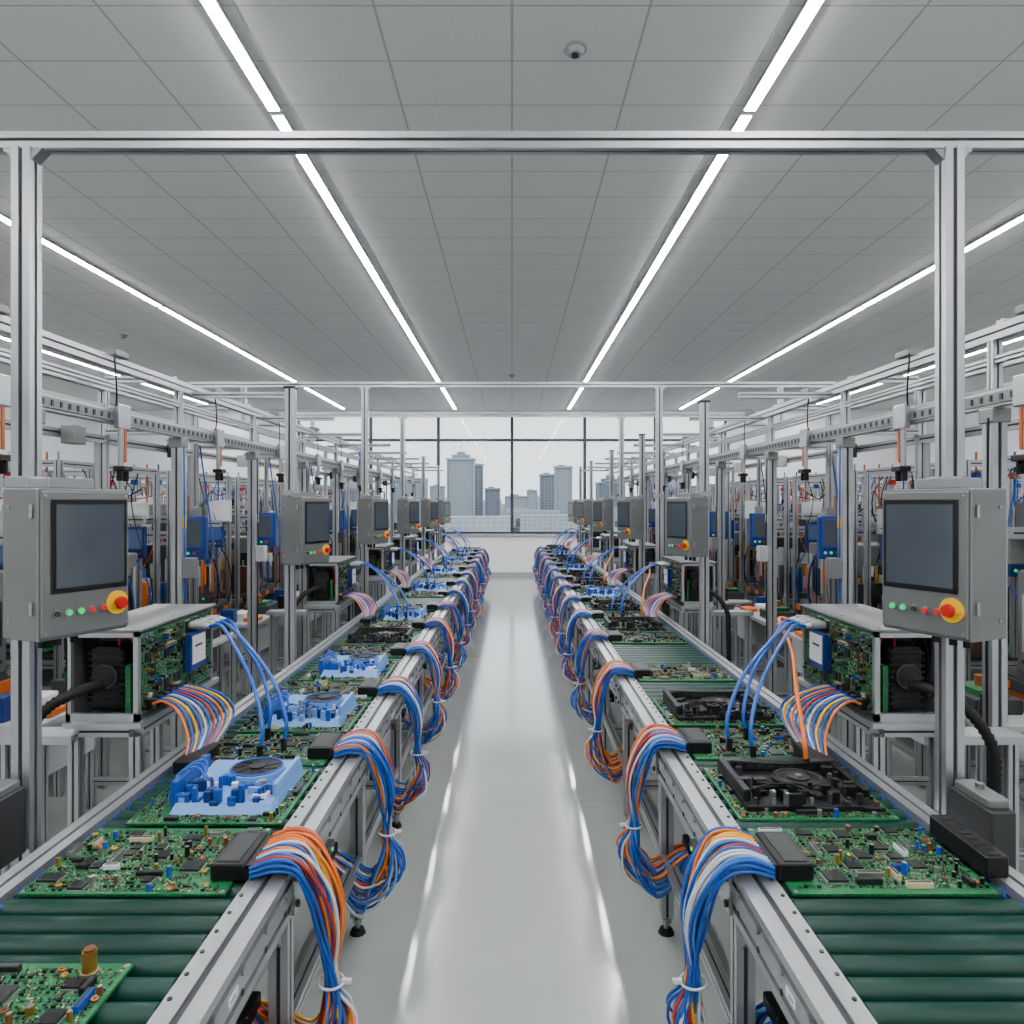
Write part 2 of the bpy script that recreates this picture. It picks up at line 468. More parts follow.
def pcb(w, l, seed, kind='plain', dens=1.0):
    b = MB(); rnd = random.Random(seed)
    b.box(-w/2,w/2,-l/2,l/2,0,.006,'pcb')
    if kind == 'plain':
        scatter(b,w,l,rnd,dens=dens,skips=((w/2-.085,w/2,-.125,.125),) if w>.4 else ())
        if w < .4:
            for cx in (.11,-.10):
                b.cyl((cx,l/2-.035,.006),(cx,l/2-.035,.055),.014,'gold',18); b.cyl((cx,l/2-.035,.055),(cx,l/2-.035,.060),.011,'cap_brown',18)
                b.cyl((cx,l/2-.035,.006),(cx,l/2-.035,.015),.017,'pins',18)
    if kind == 'blue':
        X0,X1,YA,YB = -w*.28,w*.40,-l*.36,l*.42
        scatter(b,w,l,rnd,skips=((X0-.03,X1+.01,YA-.01,YB+.01),),dens=dens)
        b.add([(X0,YA,.006),(X1,YA,.006),(X1,YB,.006),(X0,YB,.006),
               (X0+.01,YA+.02,.032),(X1-.01,YA+.02,.032),(X1-.01,YB-.01,.056),(X0+.01,YB-.01,.056)],
              [(3,2,1,0),(4,5,6,7),(0,1,5,4),(1,2,6,5),(2,3,7,6),(3,0,4,7)],'light_blue')
        cy = YB-.105; cx = (X0+X1)/2+.03
        b.cyl((cx,cy,.040),(cx,cy,.066),.092,'light_blue',32)
        b.cyl((cx,cy,.06),(cx,cy,.0675),.082,'black_plastic',32)
        b.cyl((cx,cy,.0675),(cx,cy,.073),.026,'chip',18)
        b.torus((cx,cy,.068),(0,0,1),.082,.004,'blue_plastic',28)
        for k in range(9):
            t = k*math.pi*2/9
            b.tube([(cx+.026*math.cos(t),cy+.026*math.sin(t),.069),(cx+.076*math.cos(t+.5),cy+.076*math.sin(t+.5),.069)],.002,'chip',4,1)
        for k in range(44):
            x = rnd.uniform(X0+.005,X1-.05); y = rnd.uniform(YA+.01,cy-.085)
            sx = rnd.uniform(.010,.045); sy = rnd.uniform(.010,.030); h = rnd.uniform(.036,.075)
            b.box(x,x+sx,y,y+sy,.025,h,rnd.choice(('blue_plastic','blue_plastic','blue_plastic','light_blue','blue_dark','blue_dark')),.002)
            if rnd.random()<.3: b.cyl((x+sx/2,y+sy/2,h),(x+sx/2,y+sy/2,h+.003),.004,'pins',8)
        for k in range(12):
            x = rnd.uniform(X0+.02,X1-.04); y = rnd.uniform(YA+.03,cy-.08)
            b.cyl((x,y,.03),(x,y,rnd.uniform(.06,.085)),rnd.uniform(.004,.011),rnd.choice(('blue_plastic','blue_plastic','pins','white_plastic')),12)
        b.box(X0-.02,X0,YA+.05,YB-.03,.006,.085,'blue_plastic',.003)
        for k in range(4): b.cyl((X0-.01,YA+.08+k*.06,.085),(X0-.01,YA+.08+k*.06,.092),.006,'pins',8)
        b.box(X1-.02,X1-.006,YA+.06,YB-.03,.035,.076,'light_blue',.003)
        b.box(X1-.075,X1-.03,YA+.04,YA+.10,.03,.050,'label_white',.001)
        for k in range(3):
            b.tube([(X0-.03,YA+.05+k*.04,.02),(X0-.02,YA+.1+k*.03,.09),(X0+.03,YA+.13+k*.03,.10),(X0+.07,YA+.10,.07)],.0035,'cable_blue',6)
    if kind == 'black':
        X0,X1,YA,YB = -w*.42,w*.42,-l*.38,l*.40
        scatter(b,w,l,rnd,skips=((X0,X1,YA,YB),),dens=dens)
        b.box(X0,X1,YA,YB,.006,.026,'black_plastic',.004)
        b.box(X0,X0+.022,YA+.03,YB,.024,.062,'black_plastic',.004); b.box(X1-.022,X1,YA+.05,YB,.024,.055,'black_plastic',.004)
        b.box(X0,X1,YB-.035,YB,.024,.060,'chip',.004)
        for k in range(10): b.box(X0+.02+k*.036,X0+.04+k*.036,YB-.038,YB-.034,.035,.055,'slot_dark')
        b.cyl((.03,.03,.026),(.03,.03,.040),.085,'chip',32); b.cyl((.03,.03,.04),(.03,.03,.046),.034,'slot_dark',18)
        b.cyl((.03,.03,.046),(.03,.03,.050),.012,'pins',12)
        b.torus((.03,.03,.041),(0,0,1),.070,.003,'slot_dark',28)
        for k in range(44):
            x = rnd.uniform(X0+.01,X1-.06); y = rnd.uniform(YA-.01,YA+.12) if k<32 else rnd.uniform(YA,YB-.05)
            if k >= 32: x = rnd.choice((rnd.uniform(X0,X0+.06),rnd.uniform(X1-.08,X1-.05)))
            b.box(x,x+rnd.uniform(.010,.045),y,y+rnd.uniform(.008,.026),.024,rnd.uniform(.035,.070),rnd.choice(('black_plastic','chip','slot_dark','black_plastic','chip','steel' if rnd.random()<.5 else 'chip')),.002)
        for k in range(7):
            x = X0+.03+k*(X1-X0-.06)/6
            b.cyl((x,YA+.012,.024),(x,YA+.012,rnd.uniform(.04,.06)),.006,rnd.choice(('pins','slot_dark')),12)
        b.tube([(X0+.03,YB-.05,.065),(0,YB-.09,.070),(X1-.04,YB-.04,.06)],.004,'rubber',6)
        for k in range(3):
            b.tube([(X0+.03+k*.02,YA+.05,.055),(X0+.09+k*.03,YA+.02,.085),(X0+.16+k*.03,YA+.05,.055)],.0035,'rubber',6)
    return b

bm = {}
for s in range(4): bm['plain%d'%s] = pcb(.50,.34,11+s).mesh('circuit_board_m%d'%s)
bm['near0'] = pcb(.36,.42,31,dens=.8).mesh('circuit_board_n0')
for s in range(3): bm['blue%d'%s] = pcb(.46,.42,41+s,'blue').mesh('circuit_board_b%d'%s)
for s in range(3): bm['black%d'%s] = pcb(.48,.40,51+s,'black').mesh('circuit_board_k%d'%s)
BT = .7502

def conn():
    b = MB()
    b.box(-.088,0,-.088,.088,-.003,.040,'black_plastic',.004)
    b.box(-.075,-.018,-.075,.075,.039,.042,'chip',.001)
    b.box(-.08,.012,-.08,.08,.006,.034,'chip',.002)
    return b
cm = conn().mesh('cm')

def bundle(seed, palette):
    b = MB(); rnd = random.Random(seed); n = 36
    for i in range(n):
        row = i % 3; f = (i//3)/(n/3-1)-.5
        y = f*.175; z = .008+row*.0108
        c = palette[int((i//3)*len(palette)/(n/3)) % len(palette)] if rnd.random()<.6 else rnd.choice(palette)
        a = rnd.uniform(0,6.28); rr = rnd.uniform(0,.022); tx, ty = rr*math.cos(a), f*.030+rr*math.sin(a)*.5
        out = rnd.uniform(-.024,.024)+row*.008
        e = rnd.uniform(-.08,.08); e2 = rnd.uniform(-.06,.06)
        pts = [(.0,y,z),(.06,y,z+.014+row*.003),(.115+out*.3,y*.95+rnd.uniform(-.006,.006),z+.002),(.150+out,y*.75,-.06),(.172+out*.9,y*.50+rnd.uniform(-.01,.01),-.17),
               (.180+tx,ty,-.31),(.19+tx*1.6+out,ty+e*.5,-.39),(.16+out*1.8,ty+e,-.48+e2*.6),(.10,e*1.2,-.53+e2),(.03,e,-.48+e2),(-.03,e*.8,-.40)]
        b.tube(pts, .0047, c, 6, 4)
    b.torus((.180,0,-.31),(0.05,0,1),.034,.0035,'white_plastic',18)
    b.box(.208,.233,-.006,.006,-.315,-.305,'white_plastic')
    b.box(-.05,-.02,-.05,.05,-.43,-.37,'black_plastic',.003)
    return b
pa = ['cable_blue','cable_blue','cable_white','cable_blue','cable_red','cable_yellow','cable_orange','cable_red','cable_orange']
pb_ = ['cable_blue','cable_blue','cable_white','cable_blue','cable_ltblue','cable_white','cable_orange','cable_red','cable_orange']
pc = ['cable_blue','cable_white','cable_blue','cable_red','cable_ltblue','cable_white','cable_yellow','cable_orange','cable_blue']
B = [bundle(1,pa),bundle(2,pb_),bundle(3,pc),bundle(4,pb_)]
BL = [x.mesh('bundle_l%d'%i) for i,x in enumerate(B)]
BR = [x.mesh('bundle_r%d'%i, True) for i,x in enumerate(B)]

rnd = random.Random(5)
place(bm['near0'],'circuit_board',(-.955,1.225,BT))
cy_left = [1.83,2.66,3.50,4.42]+[5.35+.92*i for i in range(10)]
for k,y in enumerate(cy_left):
    place(bm['plain%d'%(k%4)],'circuit_board',(-.93 if k else -.945,y+.03,BT), 0)
    place(cm,'ribbon_connector',(-.665,y,.7605))
    place(BL[k%4],'cable_bundle',(-.653,y,.7605))
    if y+.45 < 14.9 and (k<4 or k%2==0 or rnd.random()<.6):
        place(bm['blue%d'%(k%3)] if k%4!=3 else bm['black1'],'circuit_board',(-.91,y+.44,BT))
cy_right = [1.83,2.72,3.86,4.86]+[5.8+.94*i for i in range(10)]
for k,y in enumerate(cy_right):
    place(bm['plain%d'%((k+2)%4)],'circuit_board',(.93,y+.03,BT), math.pi)
    place(cm,'ribbon_connector',(.665,y,.7605),math.pi)
    place(BR[(k+2)%4],'cable_bundle',(.653,y,.7605))
    if k != 2 and y+.45 < 14.9:
        place(bm['black%d'%(k%3)] if k%3!=2 else bm['blue0'],'circuit_board',(.92,y+.46,BT))
b = MB(); b.box(-.03,.03,-.12,.12,0,.055,'black_plastic',.004)
for k in range(8): b.box(-.015,.015,-.11+k*.028,-.10+k*.028,.054,.057,'slot_dark')
place(b.mesh('edge_connector'),'edge_connector',(1.215,1.87,.7605))

# ------------------------------------------------------------------ HMI control panel
PA = math.radians(66)
def panel(flip=False):
    b = MB(); w,d,h = .265,.150,.41
    b.box(0,w,0,d,0,h,'panel_grey',.004)
    b.box(.006,w-.004,-.008,0,.008,h-.008,'panel_grey',.003)
    b.box(.030,w-.012,-.013,-.008,.125,h-.030,'black_plastic',.003)
    b.box(.042,w-.024,-.0145,-.012,.139,h-.044,'screen')
    zs = .07
    U = lambda u: (w+.004-u) if flip else u
    for k,(u,c) in enumerate(((.045,'slot_dark'),(.078,'green_lamp'),(.111,'green_lamp'),(.146,'red_lamp'),(.178,'red_lamp'))):
        if flip and k == 0: c = 'green_lamp'
        if flip and k == 2: c = 'slot_dark'
        u = U(.045+.133*k/4) if not flip else .222-.133*k/4
        b.cyl((u,-.008,zs),(u,-.012,zs),.0115,'steel',16); b.cyl((u,-.012,zs),(u,-.017,zs),.0080,c,14)
    u = U(.222)
    b.cyl((u,-.008,zs+.01),(u,-.012,zs+.01),.034,'yellow',24)
    b.cyl((u,-.012,zs+.01),(u,-.026,zs+.01),.011,'red',14); b.cyl((u,-.026,zs+.01),(u,-.036,zs+.01),.019,'red',20,.016)
    for z in (.07,.33): b.cyl((-.004,.02,z),(-.004,.02,z+.035),.005,'steel',8)
    for x,z in ((.016,.02),(w-.014,.02),(.016,h-.02),(w-.014,h-.02)): b.cyl((x,-.008,z),(x,-.010,z),.004,'steel',8)
    for z in (.05,.36): b.cyl((0,.12,z),(-.002,.12,z),.005,'steel',8)
    b.box(.05,.18,.03,.12,h,h+.03,'steel',.003)
    for x in (.06,.10,.15): b.cyl((x,.075,0),(x,.075,-.03),.011,'black_plastic',10)
    b.box(.06,.14,d,d+.02,.08,.33,'steel',.003)
    return b
pl = panel().mesh('panel_l'); pr = panel(True).mesh('panel_r', True)
panel_left = [1.85,4.15,6.25,8.4,10.6,12.8]
panel_right = [1.85,4.75,7.1,9.3,11.7,13.6]
for y in panel_left: place(pl,'control_panel',(-1.255,y,1.33),PA)
for y in panel_right: place(pr,'control_panel',(1.215,y,1.33),-PA)

# ------------------------------------------------------------------ gantries
def gantry(y, xl, xr, ztop, bx0, bx1, first=False):
    b = MB(); w = .056
    for x,sg in ((xl,-1),(xr,1)):
        b.extr('z', .012, ztop-.022, (x,y), w, w)
        b.box(x-.028,x+.028,y-.07,y+.07,0,.012,'steel',.003)
        for sy in (-1,1): b.cyl((x,y+sy*.05,.012),(x,y+sy*.05,.022),.008,'slot_dark',6)
        for q in (-1,1):
            b.add([(x+q*w/2,y-.02,ztop-.022),(x+q*(w/2+.035),y-.02,ztop-.022),(x+q*w/2,y-.02,ztop-.06),
                   (x+q*w/2,y+.02,ztop-.022),(x+q*(w/2+.035),y+.02,ztop-.022),(x+q*w/2,y+.02,ztop-.06)],
                  [(0,1,2),(3,5,4),(0,3,4,1),(1,4,5,2),(2,5,3,0)],'steel')
        b.box(x-.04,x+.04,y-.04,y+.04,1.745,1.78,'steel',.003)
        x2 = x+sg*.012
        b.box(x2-.035,x2+.035,y-.22,y-.032,.66,.86,'slot_dark',.005)
        b.box(x2-.03,x2+.03,y-.20,y-.05,.86,.885,'panel_grey',.004)
        b.cyl((x2,y-.12,.885),(x2,y-.12,.90),.012,'steel',6)
    b.extr('x', bx0, bx1, (y,ztop), .045, .050)
    return b
g1 = gantry(2.12,-1.470,1.325,2.79,-2.6,2.6,True)
for x in (-2.6,2.6): g1.extr('z',0.0,2.76,(x,2.12),.055,.055)
place(g1.mesh('overhead_gantry'),'overhead_gantry')
for y in (6.4,8.6):
    g2 = gantry(y,-1.345,1.345,2.78,-2.95,2.95)
    for x in (-2.45,2.45): g2.extr('z',2.45,2.755,(x,y),.045,.045)
    place(g2.mesh('overhead_gantry'),'overhead_gantry')
def mast(x,y,zt):
    b = MB()
    b.extr('z',.012,zt,(0,0),.056,.056); b.box(-.04,.04,-.07,.07,0,.012,'steel',.003)
    b.box(-.035,.035,-.035,.035,zt,zt+.015,'slot_dark',.003)
    b.box(-.04,.04,-.04,.04,1.745,1.78,'steel',.003)
    place(b.mesh('panel_mast'),'panel_mast',(x,y,0))
for y in (4.3,10.75,12.95): mast(-1.36,y,2.40)
for y in (4.9,7.25,9.45,11.9,13.75): mast(1.345,y,2.40)

# ------------------------------------------------------------------ electronics housing on stand
def housing():
    b = MB(); rnd = random.Random(9)
    X0,X1,L,Z0,Z1 = -.27,0,.66,.88,1.22
    b.box(X0,X1+.02,-.02,L+.02,Z0-.02,Z0,'aluminium')
    b.box(X0,X1,0,L,Z1-.008,Z1,'panel_grey'); b.box(X0,X0+.006,0,L,Z0,Z1,'panel_grey'); b.box(X0,X1,L-.006,L,Z0,Z1,'panel_grey')
    for x in (X0,X1-.018):
        b.box(x,x+.018,0,.02,Z0,Z1,'aluminium')
        b.box(x,x+.018,L-.02,L,Z0,Z1,'aluminium')
    b.box(X0,X1,0,.02,Z1-.024,Z1-.008,'aluminium')
    b.box(X0,X1,0,.02,Z0,Z0+.03,'aluminium')
    b.box(X0+.01,X1-.03,.20,.21,Z0,Z1-.01,'panel_grey')
    b.box(X0+.006,X0+.010,.02,.2,Z0,Z1-.01,'panel_grey')
    cx, cz = (X0+X1)/2-.01, (Z0+Z1)/2
    b.box(cx-.065,cx+.065,.05,.17,Z0+.03,Z1-.07,'black_plastic',.012)
    for k in range(9): b.box(cx-.068,cx+.068,.046,.16,Z0+.05+k*.024,Z0+.060+k*.024,'rubber',.002)
    b.cyl((cx,.046,cz-.01),(cx,.036,cz-.01),.045,'chip',24)
    b.torus((cx,.036,cz-.01),(0,1,0),.045,.004,'slot_dark',22)
    b.tube([(cx+.03,.08,Z1-.07),(cx+.05,.06,Z1-.03),(cx+.09,.08,Z1-.06),(cx+.10,.1,Z0+.1)],.006,'cable_red',6)
    b.tube([(cx-.03,.08,Z1-.07),(cx-.06,.06,Z1-.03),(cx-.1,.08,Z1-.1),(cx-.10,.1,Z0+.05)],.006,'rubber',6)
    b.box(cx+.075,cx+.095,.04,.18,Z0+.02,Z0+.2,'pcb')
    M0 = b.M
    b.M = Matrix.Translation((X1-.012, L/2, (Z0+Z1)/2)) @ Matrix.Rotation(math.pi/2,4,'Y')
    w = Z1-Z0-.03; l = L-.05
    b.box(-w/2,w/2,-l/2,l/2,0,.006,'pcb'); scatter(b,w,l,rnd,dens=1.3)
    b.M = M0
    b.box(X1,X1+.035,.36,.50,Z0+.10,Z0+.26,'blue_dark',.004)
    b.box(X1+.035,X1+.038,.37,.49,Z0+.13,Z0+.25,'label_white'); b.box(X1+.038,X1+.0385,.39,.46,Z0+.20,Z0+.21,'chip')
    for k in range(4):
        y = .42+k*.055
        b.cyl((X1,y,Z1-.05),(X1+.06,y,Z1-.05),.017,'panel_light',14); b.cyl((X1+.06,y,Z1-.05),(X1+.085,y,Z1-.055),.012,'panel_light',12)
    for k in range(5):
        b.box(X1,X1+.03,.05+k*.05,.085+k*.05,Z0+.03,Z0+.07,'black_plastic',.002)
    b.box(X0-.01,X1+.015,-.01,L+.01,Z1,Z1+.006,'panel_grey')
    for yy in (.03,.33,.63): b.cyl((X0+.03,yy,Z1+.006),(X0+.03,yy,Z1+.009),.006,'steel',8); b.cyl((X1-.03,yy,Z1+.006),(X1-.03,yy,Z1+.009),.006,'steel',8)
    for x in (X0+.02,X1-.02):
        for y in (.03,L-.03):
            b.extr('z',.03,Z0-.06,(x,y),.04,.04); b.cyl((x,y,0),(x,y,.03),.022,'rubber',12)
    for z in (.25,Z0-.04):
        b.extr('y',.05,L-.05,(X0+.02,z),.04,.04); b.extr('y',.05,L-.05,(X1-.02,z),.04,.04)
        for y in (.03,L-.03): b.extr('x',X0+.04,X1-.04,(y,z),.04,.04)
    b.box(X0-.3,X0+.03,-.015,.10,.80,.83,'aluminium'); b.extr('z',0,.80,(X0-.27,.05),.04,.04)
    return b
H = housing(); hl = H.mesh('housing_l'); hr = H.mesh('housing_r',True)
def harness(seed, big):
    b = MB(); rnd = random.Random(seed)
    arcs = [((.085,.42,1.165),(.50,-.10)),((.085,.475,1.165),(.56,-.02)),((.085,.53,1.165),(.46,.10))]
    if big: arcs.append(((.085,.585,1.165),(.36,-.22)))
    for k,(s,e) in enumerate(arcs):
        s = Vector(s); c = ('cable_blue','cable_blue','cable_blue','cable_orange')[k]
        ex,ey = e
        b.tube([s,(s.x+.06,s.y-.02,s.z+.005),(s.x+(ex-s.x)*.45,s.y+(ey-s.y)*.4,1.13-.01*k),(s.x+(ex-s.x)*.8,s.y+(ey-s.y)*.75,1.02),(ex,ey,.90),(ex-.005,ey-.01,.805)],.0075,c,8,6)
        b.cyl((ex-.005,ey-.01,.785),(ex-.005,ey-.01,.83),.011,'black_plastic',10)
    cols = ['cable_orange','cable_blue','cable_yellow','cable_blue','cable_white','cable_blue','cable_red','cable_blue']
    for k in range(12):
        y = .05+k*.022; c = cols[k%8]
        b.tube([(.03,y,.935+.006*(k%2)),(.08,y-.01,.945),(.15+.006*k,y-.04,.91),(.21+.005*k,y-.10+.004*k,.84),(.24+.004*k,y*.6-.16,.79)],.005,c,6,5)
    b.box(.22,.30,-.19,.02,.757,.80,'black_plastic',.004)
    return b
ha = harness(1,False).mesh('h1'); hb = harness(2,True).mesh('h2',True)
def conduit():
    b = MB()
    b.tube([(-.13,.0,1.02),(-.16,-.07,1.02),(-.23,-.16,.98),(-.30,-.20,.86),(-.31,-.20,.70),(-.32,-.18,.45),(-.33,-.14,.2),(-.34,-.1,.03)],.02,'rubber',10,14,
           rf=lambda i: .021 if i%2 else .0165)
    return b
cd = conduit(); cl = cd.mesh('c1'); cr_ = cd.mesh('c2',True)
hyl = [2.62,5.62,7.6,9.7,12.0,13.9]; hyr = [2.62,5.60,7.8,10.1,12.4,14.0]
for i,y in enumerate(hyl):
    place(hl,'electronics_housing',(-1.40,y,0)); place(ha,'cable_harness',(-1.40,y,0))
    if i<3: place(cl,'flexible_conduit',(-1.40,y,0))
for i,y in enumerate(hyr):
    place(hr,'electronics_housing',(1.36,y,0)); place(hb,'cable_harness',(1.36,y,0))
    if i<3: place(cr_,'flexible_conduit',(1.36,y,0))

# ------------------------------------------------------------------ overhead rail frames
def rails():
    b = MB(); rnd = random.Random(77)
    YA, YB = 2.3, 14.8
    for (x,z,w,h) in ((-2.0,2.40,.045,.060),(-2.0,2.29,.03,.03),(-2.0,2.13,.05,.07),(-2.45,2.40,.045,.05),(-2.45,2.27,.04,.04),(-2.45,2.08,.045,.045)):
        b.extr('y',YA-1.2 if x>-2.1 else YA-.5,YB,(x,z),w,h)
    b.box(-1.974,-1.963,YA-1.0,YB,2.105,2.15,'panel_grey')
    y = YA-1.0
    while y < YB:
        b.box(-1.964,-1.958,y,y+.014,2.115,2.140,'slot_dark'); y += .06
    ys = [1.55,2.9,4.2,5.4]+[6.7+1.25*i for i in range(7)]
    for y in ys:
        b.extr('z',.01,2.09,(-2.0,y),.062,.062); b.box(-2.03,-1.93,y-.07,y+.07,0,.012,'steel')
        b.extr('z',2.17,2.37,(-2.0,y),.04,.04)
        b.extr('z',.01,2.37,(-2.45,y),.045,.045)
        b.extr('x',-2.43,-2.02,(y,2.44),.04,.04); b.extr('x',-2.43,-2.03,(y,2.13),.04,.04)
        b.box(-2.04,-1.96,y-.045,y+.045,2.03,2.09,'panel_grey',.004)
        b.box(-1.968,-1.962,y-.02,y+.02,1.55,1.62,rnd.choice(('label_white','yellow','label_white')))
        b.tube([(-1.96,y-.02,2.05),(-1.955,y-.02,1.6),(-1.955,y-.015,1.1),(-1.96,y-.02,.5)],.005,rnd.choice(('rubber','cable_blue','rubber')),6,3)
        b.box(-1.965,-1.90,y-.04,y+.04,1.25,1.37,rnd.choice(('panel_light','slot_dark','panel_grey')),.004)
    for y in ys[2:]:
        b.extr('x',-1.97,-1.40,(y+.12,2.365),.035,.035)
    y = 2.6
    while y < 14.5:
        x = -2.0
        b.box(x-.04,x+.05,y,y+.12,2.43,2.46,'panel_grey',.004)
        b.box(x+.035,x+.065,y,y+.11,2.07,2.19,'steel',.004)
        zz = rnd.uniform(1.86,1.98)
        b.cyl((x+.05,y+.04,2.07),(x+.05,y+.04,zz),.013,'steel',12); b.cyl((x+.05,y+.08,2.07),(x+.05,y+.08,zz+.02),.008,'copper',10)
        b.box(x+.02,x+.08,y+.02,y+.10,zz-.025,zz,'black_plastic',.004)
        for q in (.03,.085):
            b.box(x+.035,x+.065,y+q-.006,y+q+.006,zz-.075,zz-.025,'black_plastic',.003)
        b.torus((x+.05,y+.06,zz-.05),(0,1,0),.018,.004,'rubber',12)
        b.tube([(x+.03,y+.02,2.45),(x+.06,y-.03,2.40),(x+.07,y-.03,2.25),(x+.05,y,2.18)],.004,rnd.choice(('rubber','cable_blue','rubber')),6)
        b.box(-2.42,-2.34,y+.3,y+.40,2.02,2.12,rnd.choice(('panel_light','panel_grey','slot_dark')),.004)
        b.cyl((-2.40,y+.6,2.05),(-2.40,y+.6,1.75),.016,'steel',12); b.cyl((-2.40,y+.6,1.75),(-2.40,y+.6,1.6),.007,'copper',8)
        y += rnd.uniform(.8,1.4)
    return b
R = rails()
place(R.mesh('rails_l'),'overhead_rail_frame'); place(R.mesh('rails_r',True),'overhead_rail_frame')

def terminal():
    b = MB()
    b.extr('x',-.20,.17,(.02,2.13),.035,.035)
    b.extr('z',1.66,2.11,(0,.02),.03,.03)
    b.box(-.03,.03,-.01,.05,1.60,1.67,'steel',.003)
    b.box(-.10,.10,-.05,.0,1.31,1.61,'blue_dark',.008)
    b.box(-.085,.085,-.056,-.05,1.39,1.595,'blue_plastic',.002)
    b.box(-.072,.072,-.059,-.055,1.40,1.585,'screen')
    for k in range(4): b.cyl((-.06+k*.04,-.05,1.355),(-.06+k*.04,-.058,1.355),.010,('white_plastic','green_lamp','red','slot_dark')[k],10)
    b.tube([(.06,0,1.33),(.08,.03,1.26),(.11,.05,1.4),(.06,.04,1.8),(.02,.04,2.1)],.006,'cable_blue',6)
    return b
tm = terminal().mesh('terminal')
for y in (4.85,6.25,7.55,8.8,10.05,11.3):
    place(tm,'operator_terminal',(-2.20,y,0)); place(tm,'operator_terminal',(2.23,y+.05,0))

# ------------------------------------------------------------------ assembly stations of the neighbouring lines
def station(seed):
    rnd = random.Random(seed); b = MB()
    W, L = .42, .56
    ZT = .80
    for x in (-W,W):
        for y in (-L,L):
            b.extr('z',.0,1.95,(x,y),.036,.036)
    for z in (.18,ZT-.04,1.93):
        for x in (-W,W): b.extr('y',-L+.018,L-.018,(x,z),.034,.04)
        for y in (-L,L): b.extr('x',-W+.018,W-.018,(y,z),.034,.04)
    b.box(-W-.02,W+.02,-L+.03,L-.03,ZT-.015,ZT,'slot_dark')
    if seed % 2:
        b.box(-W+.04,W-.04,-L+.06,L-.3,.2,.62,'panel_light',.006)
        b.box(-.05,.05,-L+.05,-L+.06,.42,.44,'steel')
    else:
        b.box(-W+.04,W-.04,-.1,L-.06,.2,.66,'panel_grey',.006)
        for k in range(4): b.box(-W+.06+k*.19,-W+.22+k*.19,-L+.04,-L+.2,.52,.62,rnd.choice(('orange','panel_light','blue_dark','wood_brown')),.005)
    b.box(-W+.08,W-.08,.05,L-.1,ZT,1.34,rnd.choice(('panel_grey','slot_dark','panel_light')),.01)
    for k in range(5):
        x = -W+.12+k*.13
        b.box(x,x+.09,.03,.05,rnd.uniform(.9,1.0),rnd.uniform(1.1,1.25),rnd.choice(('screen_blue','label_white','panel_light','black_plastic','orange')),.003)
    for k in range(6):
        y = .10+k*.055
        b.box(W-.08,W-.072,y,y+.035,rnd.uniform(.88,1.0),rnd.uniform(1.12,1.28),rnd.choice(('chip','label_white','panel_light','panel_light','chip','blue_dark','orange')),.002)
    for k in range(5): b.cyl((W-.08,.12+k*.07,.86),(W-.068,.12+k*.07,.86),.009,rnd.choice(('green_lamp','red_lamp','slot_dark','yellow')),8)
    # small blue monitor on the aisle side
    b.box(W+.02,W+.05,-.36,-.14,1.28,1.50,'blue_dark',.005)
    b.box(W+.05,W+.054,-.34,-.16,1.33,1.485,'screen_blue'); b.box(W-.02,W+.02,-.27,-.23,1.36,1.42,'steel')
    b.extr('z',ZT,1.93,(W,-.25),.03,.03)
    for k in range(38):
        x = rnd.uniform(-W+.02,W-.12); y = rnd.uniform(-L+.05,0)
        sx,sy,h = rnd.uniform(.02,.12),rnd.uniform(.02,.12),rnd.uniform(.03,.30)
        b.box(x,x+sx,y,y+sy,ZT,ZT+h,rnd.choice(('steel','panel_grey','black_plastic','white_plastic','wood_brown','slot_dark','chip','blue_dark','chip','panel_light','orange')),.004)
        if rnd.random()<.5:
            b.cyl((x+sx/2,y+sy/2,ZT+h),(x+sx/2,y+sy/2,ZT+h+rnd.uniform(.03,.15)),rnd.uniform(.008,.026),rnd.choice(('steel','steel','black_plastic','gold')),14)
    b.box(-W+.05,W-.12,-L+.06,-L+.30,ZT+.02,ZT+.03,'pcb')
    b.box(W+.02,W+.045,-L+.1,L-.1,ZT-.07,ZT-.01,'orange' if seed==2 else 'slot_dark',.002)
    for k in range(4): b.box(W+.045,W+.048,-L+.14+k*.25,-L+.24+k*.25,ZT-.06,ZT-.02,'chip' if seed==2 else 'orange')
    for k in range(3):
        z = rnd.uniform(1.40,1.62); y = -L+.15+k*.40
        b.extr('x',-W,W,(y,z),.05,.06)
        x = rnd.uniform(-.25,.2)
        b.box(x,x+.12,y-.06,y+.06,z-.07,z+.08,rnd.choice(('slot_dark','steel','panel_grey')),.005)
        b.cyl((x+.06,y-.045,z-.28),(x+.06,y-.045,z+.30),.011,rnd.choice(('steel','copper')),10)
        b.cyl((x+.03,y-.045,z-.1),(x+.03,y-.045,z+.2),.016,'steel',12)
        b.box(x+.02,x+.10,y-.08,y-.01,z-.33,z-.26,'black_plastic',.004)
        b.tube([(x+.1,y,z+.08),(x+.18,y-.02,z+.20),(x+.25,y,z+.16),(W-.02,y,z+.22)],.005,rnd.choice(('cable_blue','rubber','cable_red','rubber')),6)
    for k in range(9):
        x = -W+.05+k*.097; y = -L+rnd.uniform(0.02,.1)
        z1 = rnd.uniform(1.50,1.68); c = rnd.choice(('copper','steel','copper','cable_blue','steel'))
        b.cyl((x,y,z1),(x,y,2.0),.0065,c,10)
        b.cyl((x,y,z1-.02),(x,y,z1+.10),.016,rnd.choice(('steel','panel_light','black_plastic')),12)
        if k%2: b.box(x-.02,x+.02,y-.02,y+.02,1.84,1.88,rnd.choice(('orange','copper','blue_plastic','steel','red')),.003)
